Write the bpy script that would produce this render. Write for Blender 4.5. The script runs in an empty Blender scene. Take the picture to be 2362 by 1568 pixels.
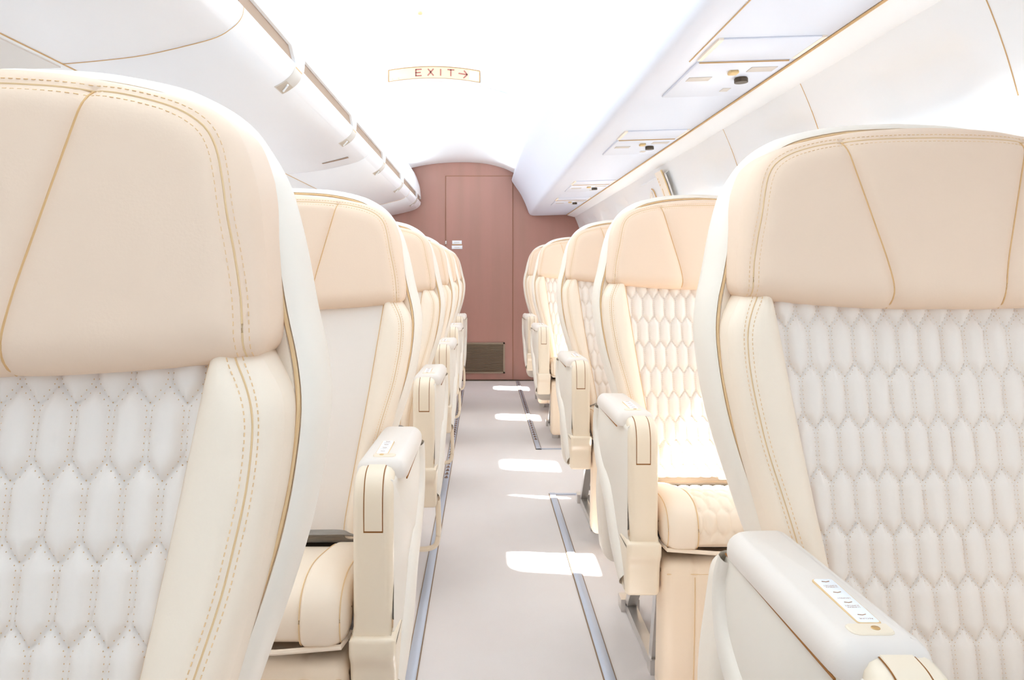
import bpy, bmesh, math, random
import numpy as np
from mathutils import Vector, Matrix
from mathutils.geometry import delaunay_2d_cdt

random.seed(4)
SC = bpy.context.scene
COL = SC.collection
F, CX, CY, H = 1700.0, 1115.0, 625.0, 0.93      # focal length (px), vanishing point, eye height

# ------------------------------------------------------------------ materials
def lin(c):
    c = c / 255.0
    return c / 12.92 if c <= 0.04045 else ((c + 0.055) / 1.055) ** 2.4

def mat(name, rgb, rough=0.5, metal=0.0, spec=0.5, bump=0.0, scale=300.0, coat=0.0,
        var=None, vscale=3.0, stretch=None, emit=0.0, sheen=0.0):
    m = bpy.data.materials.new(name); m.use_nodes = True
    nt = m.node_tree; b = nt.nodes['Principled BSDF']
    c = (lin(rgb[0]), lin(rgb[1]), lin(rgb[2]), 1)
    b.inputs['Base Color'].default_value = c
    b.inputs['Roughness'].default_value = rough
    b.inputs['Metallic'].default_value = metal
    b.inputs['Specular IOR Level'].default_value = spec
    b.inputs['Coat Weight'].default_value = coat
    b.inputs['Coat Roughness'].default_value = 0.15
    b.inputs['Sheen Weight'].default_value = sheen
    if emit:
        b.inputs['Emission Color'].default_value = c
        b.inputs['Emission Strength'].default_value = emit
    tc = None
    if bump or var:
        tc = nt.nodes.new('ShaderNodeTexCoord')
    if bump:
        n = nt.nodes.new('ShaderNodeTexNoise'); n.inputs['Scale'].default_value = scale
        n.inputs['Detail'].default_value = 3.0
        bp = nt.nodes.new('ShaderNodeBump'); bp.inputs['Strength'].default_value = bump
        bp.inputs['Distance'].default_value = 0.002
        nt.links.new(tc.outputs['Object'], n.inputs['Vector'])
        nt.links.new(n.outputs['Fac'], bp.inputs['Height'])
        nt.links.new(bp.outputs['Normal'], b.inputs['Normal'])
    if var:
        mp = nt.nodes.new('ShaderNodeMapping')
        if stretch: mp.inputs['Scale'].default_value = stretch
        n = nt.nodes.new('ShaderNodeTexNoise'); n.inputs['Scale'].default_value = vscale
        n.inputs['Detail'].default_value = 5.0
        r = nt.nodes.new('ShaderNodeValToRGB')
        r.color_ramp.elements[0].position = 0.32; r.color_ramp.elements[1].position = 0.68
        r.color_ramp.elements[0].color = (lin(var[0]), lin(var[1]), lin(var[2]), 1)
        r.color_ramp.elements[1].color = c
        nt.links.new(tc.outputs['Object'], mp.inputs['Vector'])
        nt.links.new(mp.outputs['Vector'], n.inputs['Vector'])
        nt.links.new(n.outputs['Fac'], r.inputs['Fac'])
        nt.links.new(r.outputs['Color'], b.inputs['Base Color'])
    return m

M = {}
M['head'] = mat('tan_cream_leather', (238, 211, 186), 0.5, bump=0.06, scale=420, spec=0.3)
M['calf'] = mat('warm_cream_leather', (242, 221, 196), 0.5, bump=0.06, scale=420, spec=0.3)
M['cap'] = mat('armrest_leather', (232, 221, 211), 0.45, bump=0.05, scale=420, spec=0.35)
M['leather'] = mat('cream_leather', (245, 227, 206), 0.48, bump=0.06, scale=420, spec=0.3)
M['quilt'] = mat('quilted_cream_leather', (239, 227, 216), 0.46, bump=0.05, scale=420, spec=0.35)
M['shell'] = mat('cream_shell_leather', (242, 231, 217), 0.46, bump=0.05, scale=420, spec=0.3)
M['thread'] = mat('tan_thread', (224, 184, 134), 0.8, spec=0.1)
M['stitch'] = mat('pale_stitch_thread', (240, 204, 158), 0.8, spec=0.1)
M['pipe'] = mat('tan_piping', (230, 198, 154), 0.7, spec=0.1)
M['plastic'] = mat('cream_plastic', (240, 223, 199), 0.34, spec=0.5, coat=0.25)
M['plasticg'] = mat('matt_cream_plastic', (238, 229, 217), 0.45, spec=0.4)
M['slit'] = mat('shadow_gap_brown', (150, 100, 56), 0.9, spec=0.1)
M['label'] = mat('white_label', (246, 248, 252), 0.35)
M['ink'] = mat('brown_ink', (170, 120, 80), 0.8)
M['screw'] = mat('brass_screw', (214, 176, 120), 0.35, metal=0.7)
M['metal'] = mat('brushed_aluminium', (222, 218, 214), 0.3, metal=0.85)
M['dark'] = mat('dark_mechanism', (74, 58, 46), 0.8)
M['belt'] = mat('grey_belt_webbing', (150, 142, 134), 0.8, bump=0.3, scale=500)
M['white'] = mat('white_cabin_plastic', (249, 250, 252), 0.38, spec=0.4)
M['binw'] = mat('white_bin_plastic', (247, 247, 250), 0.4, spec=0.4)
M['chan'] = mat('sky_tinted_white_plastic', (230, 235, 248), 0.36, spec=0.45)  # sky light's blue cast and dimming are put into this base colour
M['greyp'] = mat('light_grey_plastic', (214, 206, 198), 0.5)
M['panelg'] = mat('pale_grey_panel', (226, 220, 214), 0.5)
M['greyd'] = mat('pocket_grey_plastic', (196, 182, 166), 0.6)
M['slotm'] = mat('tan_grey_gasket', (164, 138, 118), 0.8)
M['seamw'] = mat('tan_panel_joint', (216, 180, 132), 0.8)
M['carpet'] = mat('pale_carpet', (238, 229, 224), 0.95, spec=0.1, bump=0.5, scale=900, var=(234, 223, 217), vscale=2.2, sheen=0.1)
M['wood'] = mat('pink_brown_laminate', (181, 132, 119), 0.42, var=(172, 128, 114), vscale=5.0, stretch=(2.2, 1, 0.22))
M['groove'] = mat('laminate_groove', (164, 116, 92), 0.7)
M['vent'] = mat('bronze_vent', (158, 140, 120), 0.5, metal=0.3)
M['ventd'] = mat('vent_dark', (88, 74, 60), 0.8)
M['track'] = mat('track_metal', (196, 201, 214), 0.42, metal=0.3)
M['hole'] = mat('track_hole_dark', (128, 100, 86), 0.8)
M['edge'] = mat('track_edge_line', (150, 124, 100), 0.8)
M['sign'] = mat('cream_sign_face', (222, 200, 170), 0.4, emit=0.02)
M['signred'] = mat('faded_red_letters', (172, 104, 96), 0.6)
M['signedge'] = mat('tan_sign_edge', (172, 126, 78), 0.7)
M['signlamp'] = mat('white_sign_lamp', (252, 254, 255), 0.3, emit=0.2)
M['button'] = mat('yellow_tan_button', (236, 204, 148), 0.5)
M['nozzle'] = mat('dark_air_nozzle', (84, 70, 54), 0.5)
M['placard'] = mat('cream_placard', (255, 243, 228), 0.5)

def pane_mat():
    m = bpy.data.materials.new('clear_window_pane'); m.use_nodes = True
    nt = m.node_tree; nt.nodes.clear()
    o = nt.nodes.new('ShaderNodeOutputMaterial'); mx = nt.nodes.new('ShaderNodeMixShader')
    t = nt.nodes.new('ShaderNodeBsdfTransparent'); g = nt.nodes.new('ShaderNodeBsdfGlossy')
    g.inputs['Roughness'].default_value = 0.02; mx.inputs['Fac'].default_value = 0.05
    nt.links.new(t.outputs[0], mx.inputs[1]); nt.links.new(g.outputs[0], mx.inputs[2])
    nt.links.new(mx.outputs[0], o.inputs[0]); return m
M['pane'] = pane_mat()

# ------------------------------------------------------------------ object helpers
def thing(name, loc=(0, 0, 0), label=None, cat=None, group=None):
    o = bpy.data.objects.new(name, None); COL.objects.link(o); o.location = loc
    o.empty_display_size = 0.05
    tag(o, label, cat, group); return o

def tag(o, label=None, cat=None, group=None, kind=None):
    if label: o['label'] = label
    if cat: o['category'] = cat
    if group: o['group'] = group
    if kind: o['kind'] = kind
    return o

class MB:
    """collects vertices / faces of one mesh object"""
    def __init__(s): s.v = []; s.f = []; s.mi = []
    def add(s, verts, faces, mi=0):
        b = len(s.v); s.v.extend([tuple(p) for p in verts])
        for f in faces: s.f.append(tuple(b + i for i in f)); s.mi.append(mi)
        return s
    def grid(s, P, mi=0, closed_u=False, closed_v=False):
        nv = len(P); nu = len(P[0]); verts = [p for row in P for p in row]; faces = []
        for j in range(nv - (0 if closed_v else 1)):
            for i in range(nu - (0 if closed_u else 1)):
                a = j * nu + i; b = j * nu + (i + 1) % nu
                c = ((j + 1) % nv) * nu + (i + 1) % nu; d = ((j + 1) % nv) * nu + i
                faces.append((a, b, c, d))
        return s.add(verts, faces, mi)
    def box(s, a, b, mi=0):
        (x0, y0, z0), (x1, y1, z1) = a, b
        v = [(x0, y0, z0), (x1, y0, z0), (x1, y1, z0), (x0, y1, z0), (x0, y0, z1), (x1, y0, z1), (x1, y1, z1), (x0, y1, z1)]
        return s.add(v, [(0, 3, 2, 1), (4, 5, 6, 7), (0, 1, 5, 4), (1, 2, 6, 5), (2, 3, 7, 6), (3, 0, 4, 7)], mi)
    def rbox(s, a, b, r=0.004, mi=0):
        """box with rounded vertical profile edges (via slab in x-z)"""
        (x0, y0, z0), (x1, y1, z1) = a, b
        o = round_poly([(x0, z0), (x1, z0), (x1, z1), (x0, z1)], r, 3)
        return s.slab(o, [(y0, r * 0.9), (y0 + r * 0.35, r * 0.3), (y0 + r, 0), (y1 - r, 0), (y1 - r * 0.35, r * 0.3), (y1, r * 0.9)],
                      lambda p, q, h: (p, h, q), mi)
    def slab(s, outline, layers, mp, mi=0, cap0=True, cap1=True):
        o = np.array(outline, float); n = len(o)
        nx = np.roll(o, -1, 0) - np.roll(o, 1, 0); ln = np.linalg.norm(nx, axis=1); ln[ln == 0] = 1
        nrm = np.stack([-nx[:, 1], nx[:, 0]], 1) / ln[:, None]
        area = np.sum(o[:, 0] * np.roll(o[:, 1], -1) - np.roll(o[:, 0], -1) * o[:, 1])
        if area < 0: nrm = -nrm
        P = []
        for h, off in layers:
            q = o + nrm * off; P.append([mp(a, b, h) for a, b in q])
        base = len(s.v); s.grid(P, mi, closed_u=True)
        if cap0: s.f.append(tuple(base + i for i in range(n))); s.mi.append(mi)
        if cap1:
            k = base + (len(layers) - 1) * n
            s.f.append(tuple(k + i for i in range(n))); s.mi.append(mi)
        return s
    def tube(s, pts, r, n=6, mi=0, closed=False, flat=1.0):
        P = [Vector(p) for p in pts]; rows = []; up = Vector((0, 0, 1))
        m = len(P)
        for i, p in enumerate(P):
            a = P[i - 1] if (i > 0 or closed) else p; b = P[(i + 1) % m] if (i < m - 1 or closed) else p
            t = (b - a).normalized()
            u = t.cross(up)
            if u.length < 0.1: u = t.cross(Vector((0, 1, 0)))
            u.normalize(); w = u.cross(t)
            rows.append([p + (u * math.cos(2 * math.pi * k / n) + w * math.sin(2 * math.pi * k / n) * flat) * r for k in range(n)])
        base = len(s.v); s.grid(rows, mi, closed_u=True, closed_v=closed)
        if not closed:
            s.f.append(tuple(base + k for k in range(n))); s.mi.append(mi)
            k0 = base + (m - 1) * n; s.f.append(tuple(k0 + k for k in range(n))); s.mi.append(mi)
        return s
    def disc(s, c, r, h, axis='z', n=16, mi=0):
        P = []
        for hh, rr in ((0, r), (h * 0.7, r), (h, r * 0.85)):
            row = []
            for k in range(n):
                a = 2 * math.pi * k / n; p, q = rr * math.cos(a), rr * math.sin(a)
                row.append({'z': (c[0] + p, c[1] + q, c[2] + hh), 'y': (c[0] + p, c[1] + hh, c[2] + q), 'x': (c[0] + hh, c[1] + p, c[2] + q)}[axis])
            P.append(row)
        base = len(s.v); s.grid(P, mi, closed_u=True)
        s.f.append(tuple(base + k for k in range(n))); s.mi.append(mi)
        s.f.append(tuple(base + 2 * n + k for k in range(n))); s.mi.append(mi)
        return s
    def build(s, name, mats, parent=None, sharp=40, mirror=1):
        me = bpy.data.meshes.new(name)
        v = [(p[0] * mirror, p[1], p[2]) for p in s.v]
        me.from_pydata(v, [], s.f)
        if not isinstance(mats, (list, tuple)): mats = [mats]
        for m in mats: me.materials.append(m)
        me.polygons.foreach_set('material_index', s.mi)
        bm = bmesh.new(); bm.from_mesh(me)
        bmesh.ops.recalc_face_normals(bm, faces=bm.faces); bm.to_mesh(me); bm.free()
        me.polygons.foreach_set('use_smooth', [True] * len(me.polygons))
        me.set_sharp_from_angle(angle=math.radians(sharp)); me.update()
        o = bpy.data.objects.new(name, me); COL.objects.link(o)
        if parent: o.parent = parent
        return o

def round_poly(pts, r, seg=4):
    out = []; n = len(pts)
    for i in range(n):
        rr = r[i] if isinstance(r, (list, tuple)) else r
        p = Vector(pts[i]); a = Vector(pts[i - 1]); b = Vector(pts[(i + 1) % n])
        d1 = (a - p); d2 = (b - p); L = min(rr, d1.length * 0.45, d2.length * 0.45)
        p1 = p + d1.normalized() * L; p2 = p + d2.normalized() * L
        if rr <= 0: out.append(tuple(p)); continue
        for k in range(seg + 1):
            t = k / seg; q = p1 * (1 - t) ** 2 + p * 2 * t * (1 - t) + p2 * t * t; out.append(tuple(q))
    return out

def catmull(pts, per=6, closed=False):
    P = [np.array(p, float) for p in pts]; n = len(P); out = []
    rng = range(n) if closed else range(n - 1)
    for i in rng:
        if closed: p0, p1, p2, p3 = P[i - 1], P[i], P[(i + 1) % n], P[(i + 2) % n]
        else: p0, p1, p2, p3 = P[max(i - 1, 0)], P[i], P[i + 1], P[min(i + 2, n - 1)]
        for k in range(per):
            t = k / per
            out.append(0.5 * ((2 * p1) + (-p0 + p2) * t + (2 * p0 - 5 * p1 + 4 * p2 - p3) * t * t + (-p0 + 3 * p1 - 3 * p2 + p3) * t ** 3))
    if not closed: out.append(P[-1])
    return [tuple(p) for p in out]

def resample(pts, step, closed=False):
    P = np.array(list(pts) + ([pts[0]] if closed else []), float)
    d = np.linalg.norm(np.diff(P, axis=0), axis=1); s = np.concatenate([[0], np.cumsum(d)])
    n = max(2, int(round(s[-1] / step)) + 1); t = np.linspace(0, s[-1], n)
    out = np.stack([np.interp(t, s, P[:, k]) for k in range(P.shape[1])], 1)
    if closed: out = out[:-1]
    return [tuple(p) for p in out]

def dist_poly(pts, poly, closed=False):
    P = np.asarray(pts, float); Q = np.asarray(poly, float)
    A = Q if closed else Q[:-1]; B = np.roll(Q, -1, 0) if closed else Q[1:]
    best = np.full(len(P), 1e9)
    for a, b in zip(A, B):
        ab = b - a; L = ab @ ab
        if L == 0: continue
        t = np.clip(((P - a) @ ab) / L, 0, 1)
        d = np.linalg.norm(P - (a + t[:, None] * ab), axis=1); best = np.minimum(best, d)
    return best

def inside(pts, poly):
    P = np.asarray(pts, float); Q = np.asarray(poly, float); c = np.zeros(len(P), bool)
    j = len(Q) - 1
    for i in range(len(Q)):
        xi, yi = Q[i]; xj, yj = Q[j]
        cond = ((yi > P[:, 1]) != (yj > P[:, 1]))
        with np.errstate(divide='ignore', invalid='ignore'):
            xx = (xj - xi) * (P[:, 1] - yi) / (yj - yi + 1e-15) + xi
        c ^= cond & (P[:, 0] < xx); j = i
    return c

def er(d, R):
    """quarter-round edge drop: 1 at the edge, 0 beyond R"""
    t = 1 - np.clip(d / R, 0, 1); return 1 - np.sqrt(np.clip(1 - t * t, 0, 1))

def cdt_pad(mb, outline, step, front, back, extra=(), rings=(0.0015, 0.004, 0.008, 0.013), mi=0):
    """upholstered pad over an (x,z) outline: front(x,z)->y surface, back(x,z)->y edge"""
    o = resample(outline, step, True); oa = np.array(o)
    nx = np.roll(oa, -1, 0) - np.roll(oa, 1, 0); nrm = np.stack([-nx[:, 1], nx[:, 0]], 1); nrm /= np.linalg.norm(nrm, axis=1)[:, None]
    area = np.sum(oa[:, 0] * np.roll(oa[:, 1], -1) - np.roll(oa[:, 0], -1) * oa[:, 1])
    if area < 0: nrm = -nrm
    pts = [tuple(p) for p in o]; cand = []
    for off in rings:
        q = oa + nrm * off; d = dist_poly(q, oa, True); ok = inside(q, oa) & (d > off * 0.9)
        cand += [tuple(p) for p in q[ok]]
    for e in extra:
        e = np.array(resample(e, step * 0.9)); ok = inside(e, oa) & (dist_poly(e, oa, True) > 0.003); cand += [tuple(p) for p in e[ok]]
    nb = len(cand)
    mn, mx = oa.min(0), oa.max(0); g = []
    r = 0; z = mn[1]
    while z < mx[1]:
        x = mn[0] + (step * 0.5 if r % 2 else 0)
        while x < mx[0]: g.append((x, z)); x += step
        z += step * 0.87; r += 1
    g = np.array(g); ok = inside(g, oa); g = g[ok]; d = dist_poly(g, oa, True); g = g[d > (rings[-1] if rings else 0) + step * 0.5]
    if extra and len(g):
        for e in extra: g = g[dist_poly(g, e) > step * 0.6]
    allp = pts + cand + [tuple(p) for p in g]
    vv, _, ff, *_ = delaunay_2d_cdt([Vector(p) for p in allp], [], [list(range(len(pts)))], 1, 1e-7)
    V = np.array([(p.x, p.y) for p in vv]); y = front(V[:, 0], V[:, 1])
    mb.add([(a, b, c) for (a, c), b in zip(V, y)], [tuple(f) for f in ff], mi)
    # sides
    yf = front(oa[:, 0], oa[:, 1]); yb = back(oa[:, 0], oa[:, 1])
    rows = [[(p[0], a + (b - a) * t, p[1]) for p, a, b in zip(oa, yf, yb)] for t in (0, 0.08, 0.5, 1.0)]
    base = len(mb.v); mb.grid(rows, mi, closed_u=True)
    return mb

def line_on(f, pts, lift=0.0):
    P = np.array(pts, float); y = f(P[:, 0], P[:, 1]); return [(a, b - lift, c) for (a, c), b in zip(P, y)]

# ------------------------------------------------------------------ the seat
def plane(z): return 0.05 + 0.2 * (np.asarray(z) - 0.664)

SHELL = [(0.185, 0.40), (0.19, 0.45), (0.212, 0.55), (0.232, 0.614), (0.2465, 0.66), (0.257, 0.695), (0.267, 0.735), (0.274, 0.78),
         (0.277, 0.83), (0.272, 0.87), (0.262, 0.907), (0.251, 0.953), (0.240, 0.99), (0.230, 1.015), (0.214, 1.04), (0.197, 1.06),
         (0.172, 1.078), (0.137, 1.093), (0.075, 1.105), (0.0, 1.109)]
HEAD = [(0.0, 0.862), (0.07, 0.862), (0.15, 0.866), (0.21, 0.871), (0.234, 0.874), (0.2435, 0.880), (0.247, 0.892), (0.245, 0.918), (0.2405, 0.952),
        (0.2355, 0.986), (0.2295, 1.0085), (0.2195, 1.0326), (0.208, 1.046), (0.185, 1.06), (0.1425, 1.071), (0.0996, 1.079), (0.05, 1.084), (0.0, 1.086)]
HSEAM = [(0.0, 1.069), (0.06, 1.068), (0.11, 1.065), (0.1407, 1.061), (0.174, 1.052), (0.1956, 1.04), (0.207, 1.025), (0.214, 1.0015), (0.219, 0.976), (0.2256, 0.947), (0.231, 0.918), (0.2335, 0.89), (0.2335, 0.876)]
VSEAM = [(0.1125, 1.065), (0.10, 1.02), (0.085, 0.965), (0.073, 0.92), (0.067, 0.885), (0.0685, 0.8635)]
BOUT = [(0.2335, 0.884), (0.2465, 0.866), (0.2575, 0.845), (0.260, 0.822), (0.258, 0.783), (0.252, 0.744), (0.2445, 0.704), (0.2305, 0.647), (0.216, 0.59), (0.200, 0.53), (0.191, 0.475), (0.188, 0.437)]
BSEAM = [(0.222, 0.884), (0.234, 0.864), (0.2425, 0.842), (0.2445, 0.82), (0.2425, 0.785), (0.2365, 0.747), (0.229, 0.71), (0.2135, 0.655), (0.199, 0.60), (0.183, 0.53), (0.174, 0.475), (0.171, 0.437)]
TRIM = [(0.146, 0.437), (0.1475, 0.47), (0.168, 0.60), (0.178, 0.66), (0.190, 0.74), (0.2075, 0.868), (0.2095, 0.888)]

def mir(half, rev=True):
    """half outline from centre-bottom to centre-top -> closed outline"""
    L = [(-x, z) for x, z in reversed(half) if x > 1e-6]
    return list(half) + L

def hexd(x, z, a=0.0272, b=0.0555, p=0.018):
    best = np.full(x.shape, -1.0)
    j0 = np.floor(z / b)
    for dj in (-1, 0, 1, 2):
        j = j0 + dj; off = np.where(np.mod(j, 2) == 0, 0.0, a / 2)
        i0 = np.round((x - off) / a)
        for di in (-1, 0, 1):
            cx = (i0 + di) * a + off; cz = j * b
            dx = np.abs(x - cx); dz = np.abs(z - cz)
            d1 = a / 2 - dx; k = p / (a / 2); d2 = ((b + p) / 2 - dz - dx * k) / math.sqrt(1 + k * k)
            best = np.maximum(best, np.minimum(d1, d2))
    return best
ZQ = 0.012
def quilt_y(x, z):
    d = np.clip(hexd(x, z + ZQ), 0, None)
    t = 1 - np.clip(d / 0.0125, 0, 1)
    return plane(z) + 0.0230 - 0.002 * (np.abs(x) / 0.2) ** 2 - 0.0078 * (1 - t ** 2.3)

def trimx(z):
    T = np.array(TRIM); return np.interp(z, T[:, 1], T[:, 0])

def hex_edges(zlo, zhi, xlim):
    a, b, p = 0.0272, 0.0555, 0.018; E = []
    for j in range(int(zlo / b) - 1, int(zhi / b) + 2):
        off = 0 if j % 2 == 0 else a / 2
        for i in range(-10, 11):
            cx = i * a + off; cz = j * b
            E.append(((cx + a / 2, cz - (b - p) / 2), (cx + a / 2, cz + (b - p) / 2)))
            E.append(((cx, cz + (b + p) / 2), (cx + a / 2, cz + (b - p) / 2)))
            E.append(((cx, cz + (b + p) / 2), (cx - a / 2, cz + (b - p) / 2)))
    return E

def add_stitches(mb, E, ok, surf, sp=0.0046, off=0.0020, r=0.00048):
    pts = []; 
    for (x0, z0), (x1, z1) in E:
        L = math.hypot(x1 - x0, z1 - z0); n = int(L / sp); tx, tz = (x1 - x0) / L, (z1 - z0) / L
        for k in range(n):
            s = (k + 0.5) * L / n
            for sd in (-1, 1): pts.append((x0 + tx * s - tz * off * sd, z0 + tz * s + tx * off * sd))
    P = np.array(pts); P = P[ok(P[:, 0], P[:, 1])]
    C = surf(P)
    for c in C:
        x, y, z = c
        mb.add([(x - r, y + .0003, z), (x, y + .0003, z + r * 1.5), (x + r, y + .0003, z), (x, y + .0003, z - r * 1.5), (x, y - 0.0005, z)],
               [(0, 1, 4), (1, 2, 4), (2, 3, 4), (3, 0, 4)])

def head_y(x, z):
    x = np.asarray(x, float); z = np.asarray(z, float); P = np.stack([x, z], 1)
    ol = HEAD_OUT; d = dist_poly(P, ol, True)
    y = 0.073 + 0.16 * (z - 0.87) + 0.010 * (np.abs(x) / 0.25) ** 2.5
    y = y + 0.030 * er(d, 0.034)
    ds = dist_poly(P, HSEAM_C); y = y + 0.0035 * np.exp(-(ds / 0.0045) ** 2)
    dv = np.minimum(dist_poly(P, VSEAM_C), dist_poly(P, [(-a, b) for a, b in VSEAM_C]))
    y = y + 0.0045 * np.exp(-(dv / 0.0045) ** 2) + 0.004 * np.exp(-(dv / 0.016) ** 2)
    return y
HEAD_OUT = resample(mir(catmull(HEAD, 5)), 0.006, True)
_hs = catmull(HSEAM, 5); HSEAM_C = _hs[::-1] + [(-a, b) for a, b in _hs[1:]]
VSEAM_C = catmull(VSEAM, 5)

BOUT_C = catmull(BOUT, 5); BSEAM_C = catmull(BSEAM, 5); TRIM_C = catmull(TRIM, 5)
def bol_y(x, z):
    x = np.abs(np.asarray(x, float)); z = np.asarray(z, float); P = np.stack([x, z], 1)
    y = plane(z) - 0.010 + 0.036 * er(dist_poly(P, BOUT_C), 0.036) + 0.019 * er(dist_poly(P, TRIM_C), 0.022)
    y = y + 0.0035 * np.exp(-(dist_poly(P, BSEAM_C) / 0.004) ** 2)
    return y + 0.02 * er(np.clip(0.888 - z, 0, 1), 0.02)

def path_frame(path, step):
    P = np.array(resample(path, step)); T = np.gradient(P, axis=0); T /= np.linalg.norm(T, axis=1)[:, None]
    s = np.concatenate([[0], np.cumsum(np.linalg.norm(np.diff(P, axis=0), axis=1))])
    N = np.stack([T[:, 1], -T[:, 0]], 1)      # (y,z) outward when path runs back -> front -> down
    return P, N, s

def make_seat(name, sgn, guard, zs_, quilted=True):
    """aisle side is +x before mirroring (sgn = -1 mirrors); origin on the floor below the armrest's rear end"""
    root = thing(name)
    B = lambda mb, n, m, p, sharp=40: mb.build(n, m, p, sharp, sgn)
    def BK(mb, n, m, p, sharp=40):                      # backrest parts: this row's back height
        mb.v = [(x, y, z + float(np.interp(z, zs_[0], zs_[1]))) for x, y, z in mb.v]
        return mb.build(n, m, p, sharp, sgn)
    # back shell
    half = catmull(SHELL, 4); ol = mir([(0.0, 0.40)] + half)
    mp = lambda a, b, h: (a, float(plane(b)) + h, b)
    sh = MB().slab(ol, [(0.165, 0.05), (0.160, 0.035), (0.146, 0.014), (0.125, 0.003), (0.105, 0.0), (0.085, 0.001), (0.068, 0.004), (0.059, 0.009),
                        (0.057, 0.0125), (0.063, 0.0155), (0.058, 0.0185), (0.063, 0.028), (0.074, 0.036), (0.078, 0.046)], mp)
    shell = BK(sh, 'back_shell', M['shell'], root, 50)
    oa = np.array(half); nx = np.gradient(oa, axis=0); nr = np.stack([-nx[:, 1], nx[:, 0]], 1); nr /= np.linalg.norm(nr, axis=1)[:, None]
    q = oa + nr * 0.0155; q = [tuple(p) for p in q if p[0] > 0.004 and p[1] > 0.45]
    pl = q + [(-a, b) for a, b in reversed(q)]
    BK(MB().tube([mp(a, b, 0.0585) for a, b in pl], 0.0019, 6), 'piping', M['pipe'], shell)
    # quilted centre panel
    zs = np.arange(0.4375, 0.892, 0.0024); us = np.linspace(-1, 1, 171)
    P = []
    for z in zs:
        w = float(trimx(z)) + 0.006; xs = us * w; ys = quilt_y(xs, np.full_like(xs, z)) if quilted else plane(z) + 0.0165 - 0.003 * (xs / 0.2) ** 2; P.append(list(zip(xs, ys, [z] * len(xs))))
    qp = BK(MB().grid(P), 'backrest_panel', M['quilt'], root, 80)
    st = MB(); E = [((a0, b0 - ZQ), (a1, b1 - ZQ)) for (a0, b0), (a1, b1) in hex_edges(0.42, 0.90, 0.2)]
    if quilted: add_stitches(st, E, lambda x, z: (z > 0.45) & (z < 0.885) & (np.abs(x) < trimx(z) - 0.001),
                 lambda P: list(zip(P[:, 0], quilt_y(P[:, 0], P[:, 1]) - 0.0002, P[:, 1])))
    if quilted:
        so = BK(st, 'stitching', M['thread'], qp, 80); so['kind'] = 'stuff'; qp['label'] = 'backrest panel quilted in tall hexagons'
    # side bolsters
    for s in (1, -1):
        o = BOUT_C[::-1] + TRIM_C[::-1]
        o = BOUT_C + TRIM_C
        mb = MB(); cdt_pad(mb, o, 0.0055, bol_y, lambda x, z: plane(z) + 0.072, extra=[BSEAM_C])
        if s < 0: mb.v = [(-x, y, z) for x, y, z in mb.v]
        bo = BK(mb, 'side_bolster', M['leather'], root, 60)
        sm = MB(); sd = MB(); ln = line_on(bol_y, BSEAM_C, 0.0003)
        for off in (-0.004, 0.004):
            P2 = np.array(BSEAM_C); n2 = np.gradient(P2, axis=0); n2 = np.stack([-n2[:, 1], n2[:, 0]], 1); n2 /= np.linalg.norm(n2, axis=1)[:, None]
            Q = resample([tuple(p) for p in P2 + n2 * off], 0.005)
            for a, b in zip(Q[:-1], Q[1:]):
                a_ = np.array(a); b_ = np.array(b); m1 = a_ + (b_ - a_) * 0.2; m2 = a_ + (b_ - a_) * 0.75
                L = line_on(bol_y, [tuple(m1), tuple(m2)], 0.0); sd.tube([(s * x, y, z) for x, y, z in L], 0.0005, 4)
        sm.tube([(s * x, y, z) for x, y, z in ln], 0.0008, 5)
        BK(sd, 'stitching', M['stitch'], bo)['kind'] = 'stuff'
        BK(sm, 'seam', M['pipe'], bo)
        tl = MB(); L = [(x * s, y, z) for x, y, z in line_on(lambda x, z: plane(z) + 0.0125, [(a - 0.001, b) for a, b in TRIM_C])]
        BK(tl.tube(L, 0.0012, 5), 'trim_welt', M['pipe'], bo)
    # headrest
    mb = MB(); cdt_pad(mb, HEAD_OUT, 0.0055, head_y, lambda x, z: plane(z) + 0.07, extra=[HSEAM_C, VSEAM_C, [(-a, b) for a, b in VSEAM_C]])
    hd = BK(mb, 'headrest', M['head'], root, 60)
    sm = MB(); sd = MB(); sm.tube(line_on(head_y, resample(HSEAM_C, 0.006), 0.0002), 0.0009, 5)
    P2 = np.array(resample(HSEAM_C, 0.0055)); n2 = np.gradient(P2, axis=0); n2 = np.stack([-n2[:, 1], n2[:, 0]], 1); n2 /= np.linalg.norm(n2, axis=1)[:, None]
    for off in (-0.0045, 0.0045):
        Q = P2 + n2 * off
        for a, b in zip(Q[:-1], Q[1:]):
            m1 = a + (b - a) * 0.2; m2 = a + (b - a) * 0.75
            sd.tube(line_on(head_y, [tuple(m1), tuple(m2)], 0.0), 0.0004, 4)
    BK(sm, 'border_seam', M['pipe'], hd); BK(sd, 'stitching', M['stitch'], hd)['kind'] = 'stuff'
    for s in (1, -1):
        sm = MB(); sm.tube(line_on(head_y, [(a * s, b) for a, b in resample(VSEAM_C, 0.006)], 0.0002), 0.0011, 5)
        BK(sm, 'face_seam', M['thread'], hd)
    # seat cushion
    path = catmull([(0.03, 0.415), (0.008, 0.426), (-0.02, 0.437), (-0.10, 0.455), (-0.19, 0.470), (-0.245, 0.466), (-0.275, 0.447), (-0.286, 0.415), (-0.281, 0.385), (-0.268, 0.372)], 6)
    Pp, Np, sp = path_frame(path, 0.006)
    Np = -Np if Np[len(Np) // 4][1] < 0 else Np
    W0 = 0.206; seam = 0.135
    xs = np.concatenate([np.linspace(-W0, -W0 + 0.03, 10)[:-1], np.linspace(-W0 + 0.03, W0 - 0.03, 140), np.linspace(W0 - 0.03, W0, 10)[1:]])
    rows = []
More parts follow.
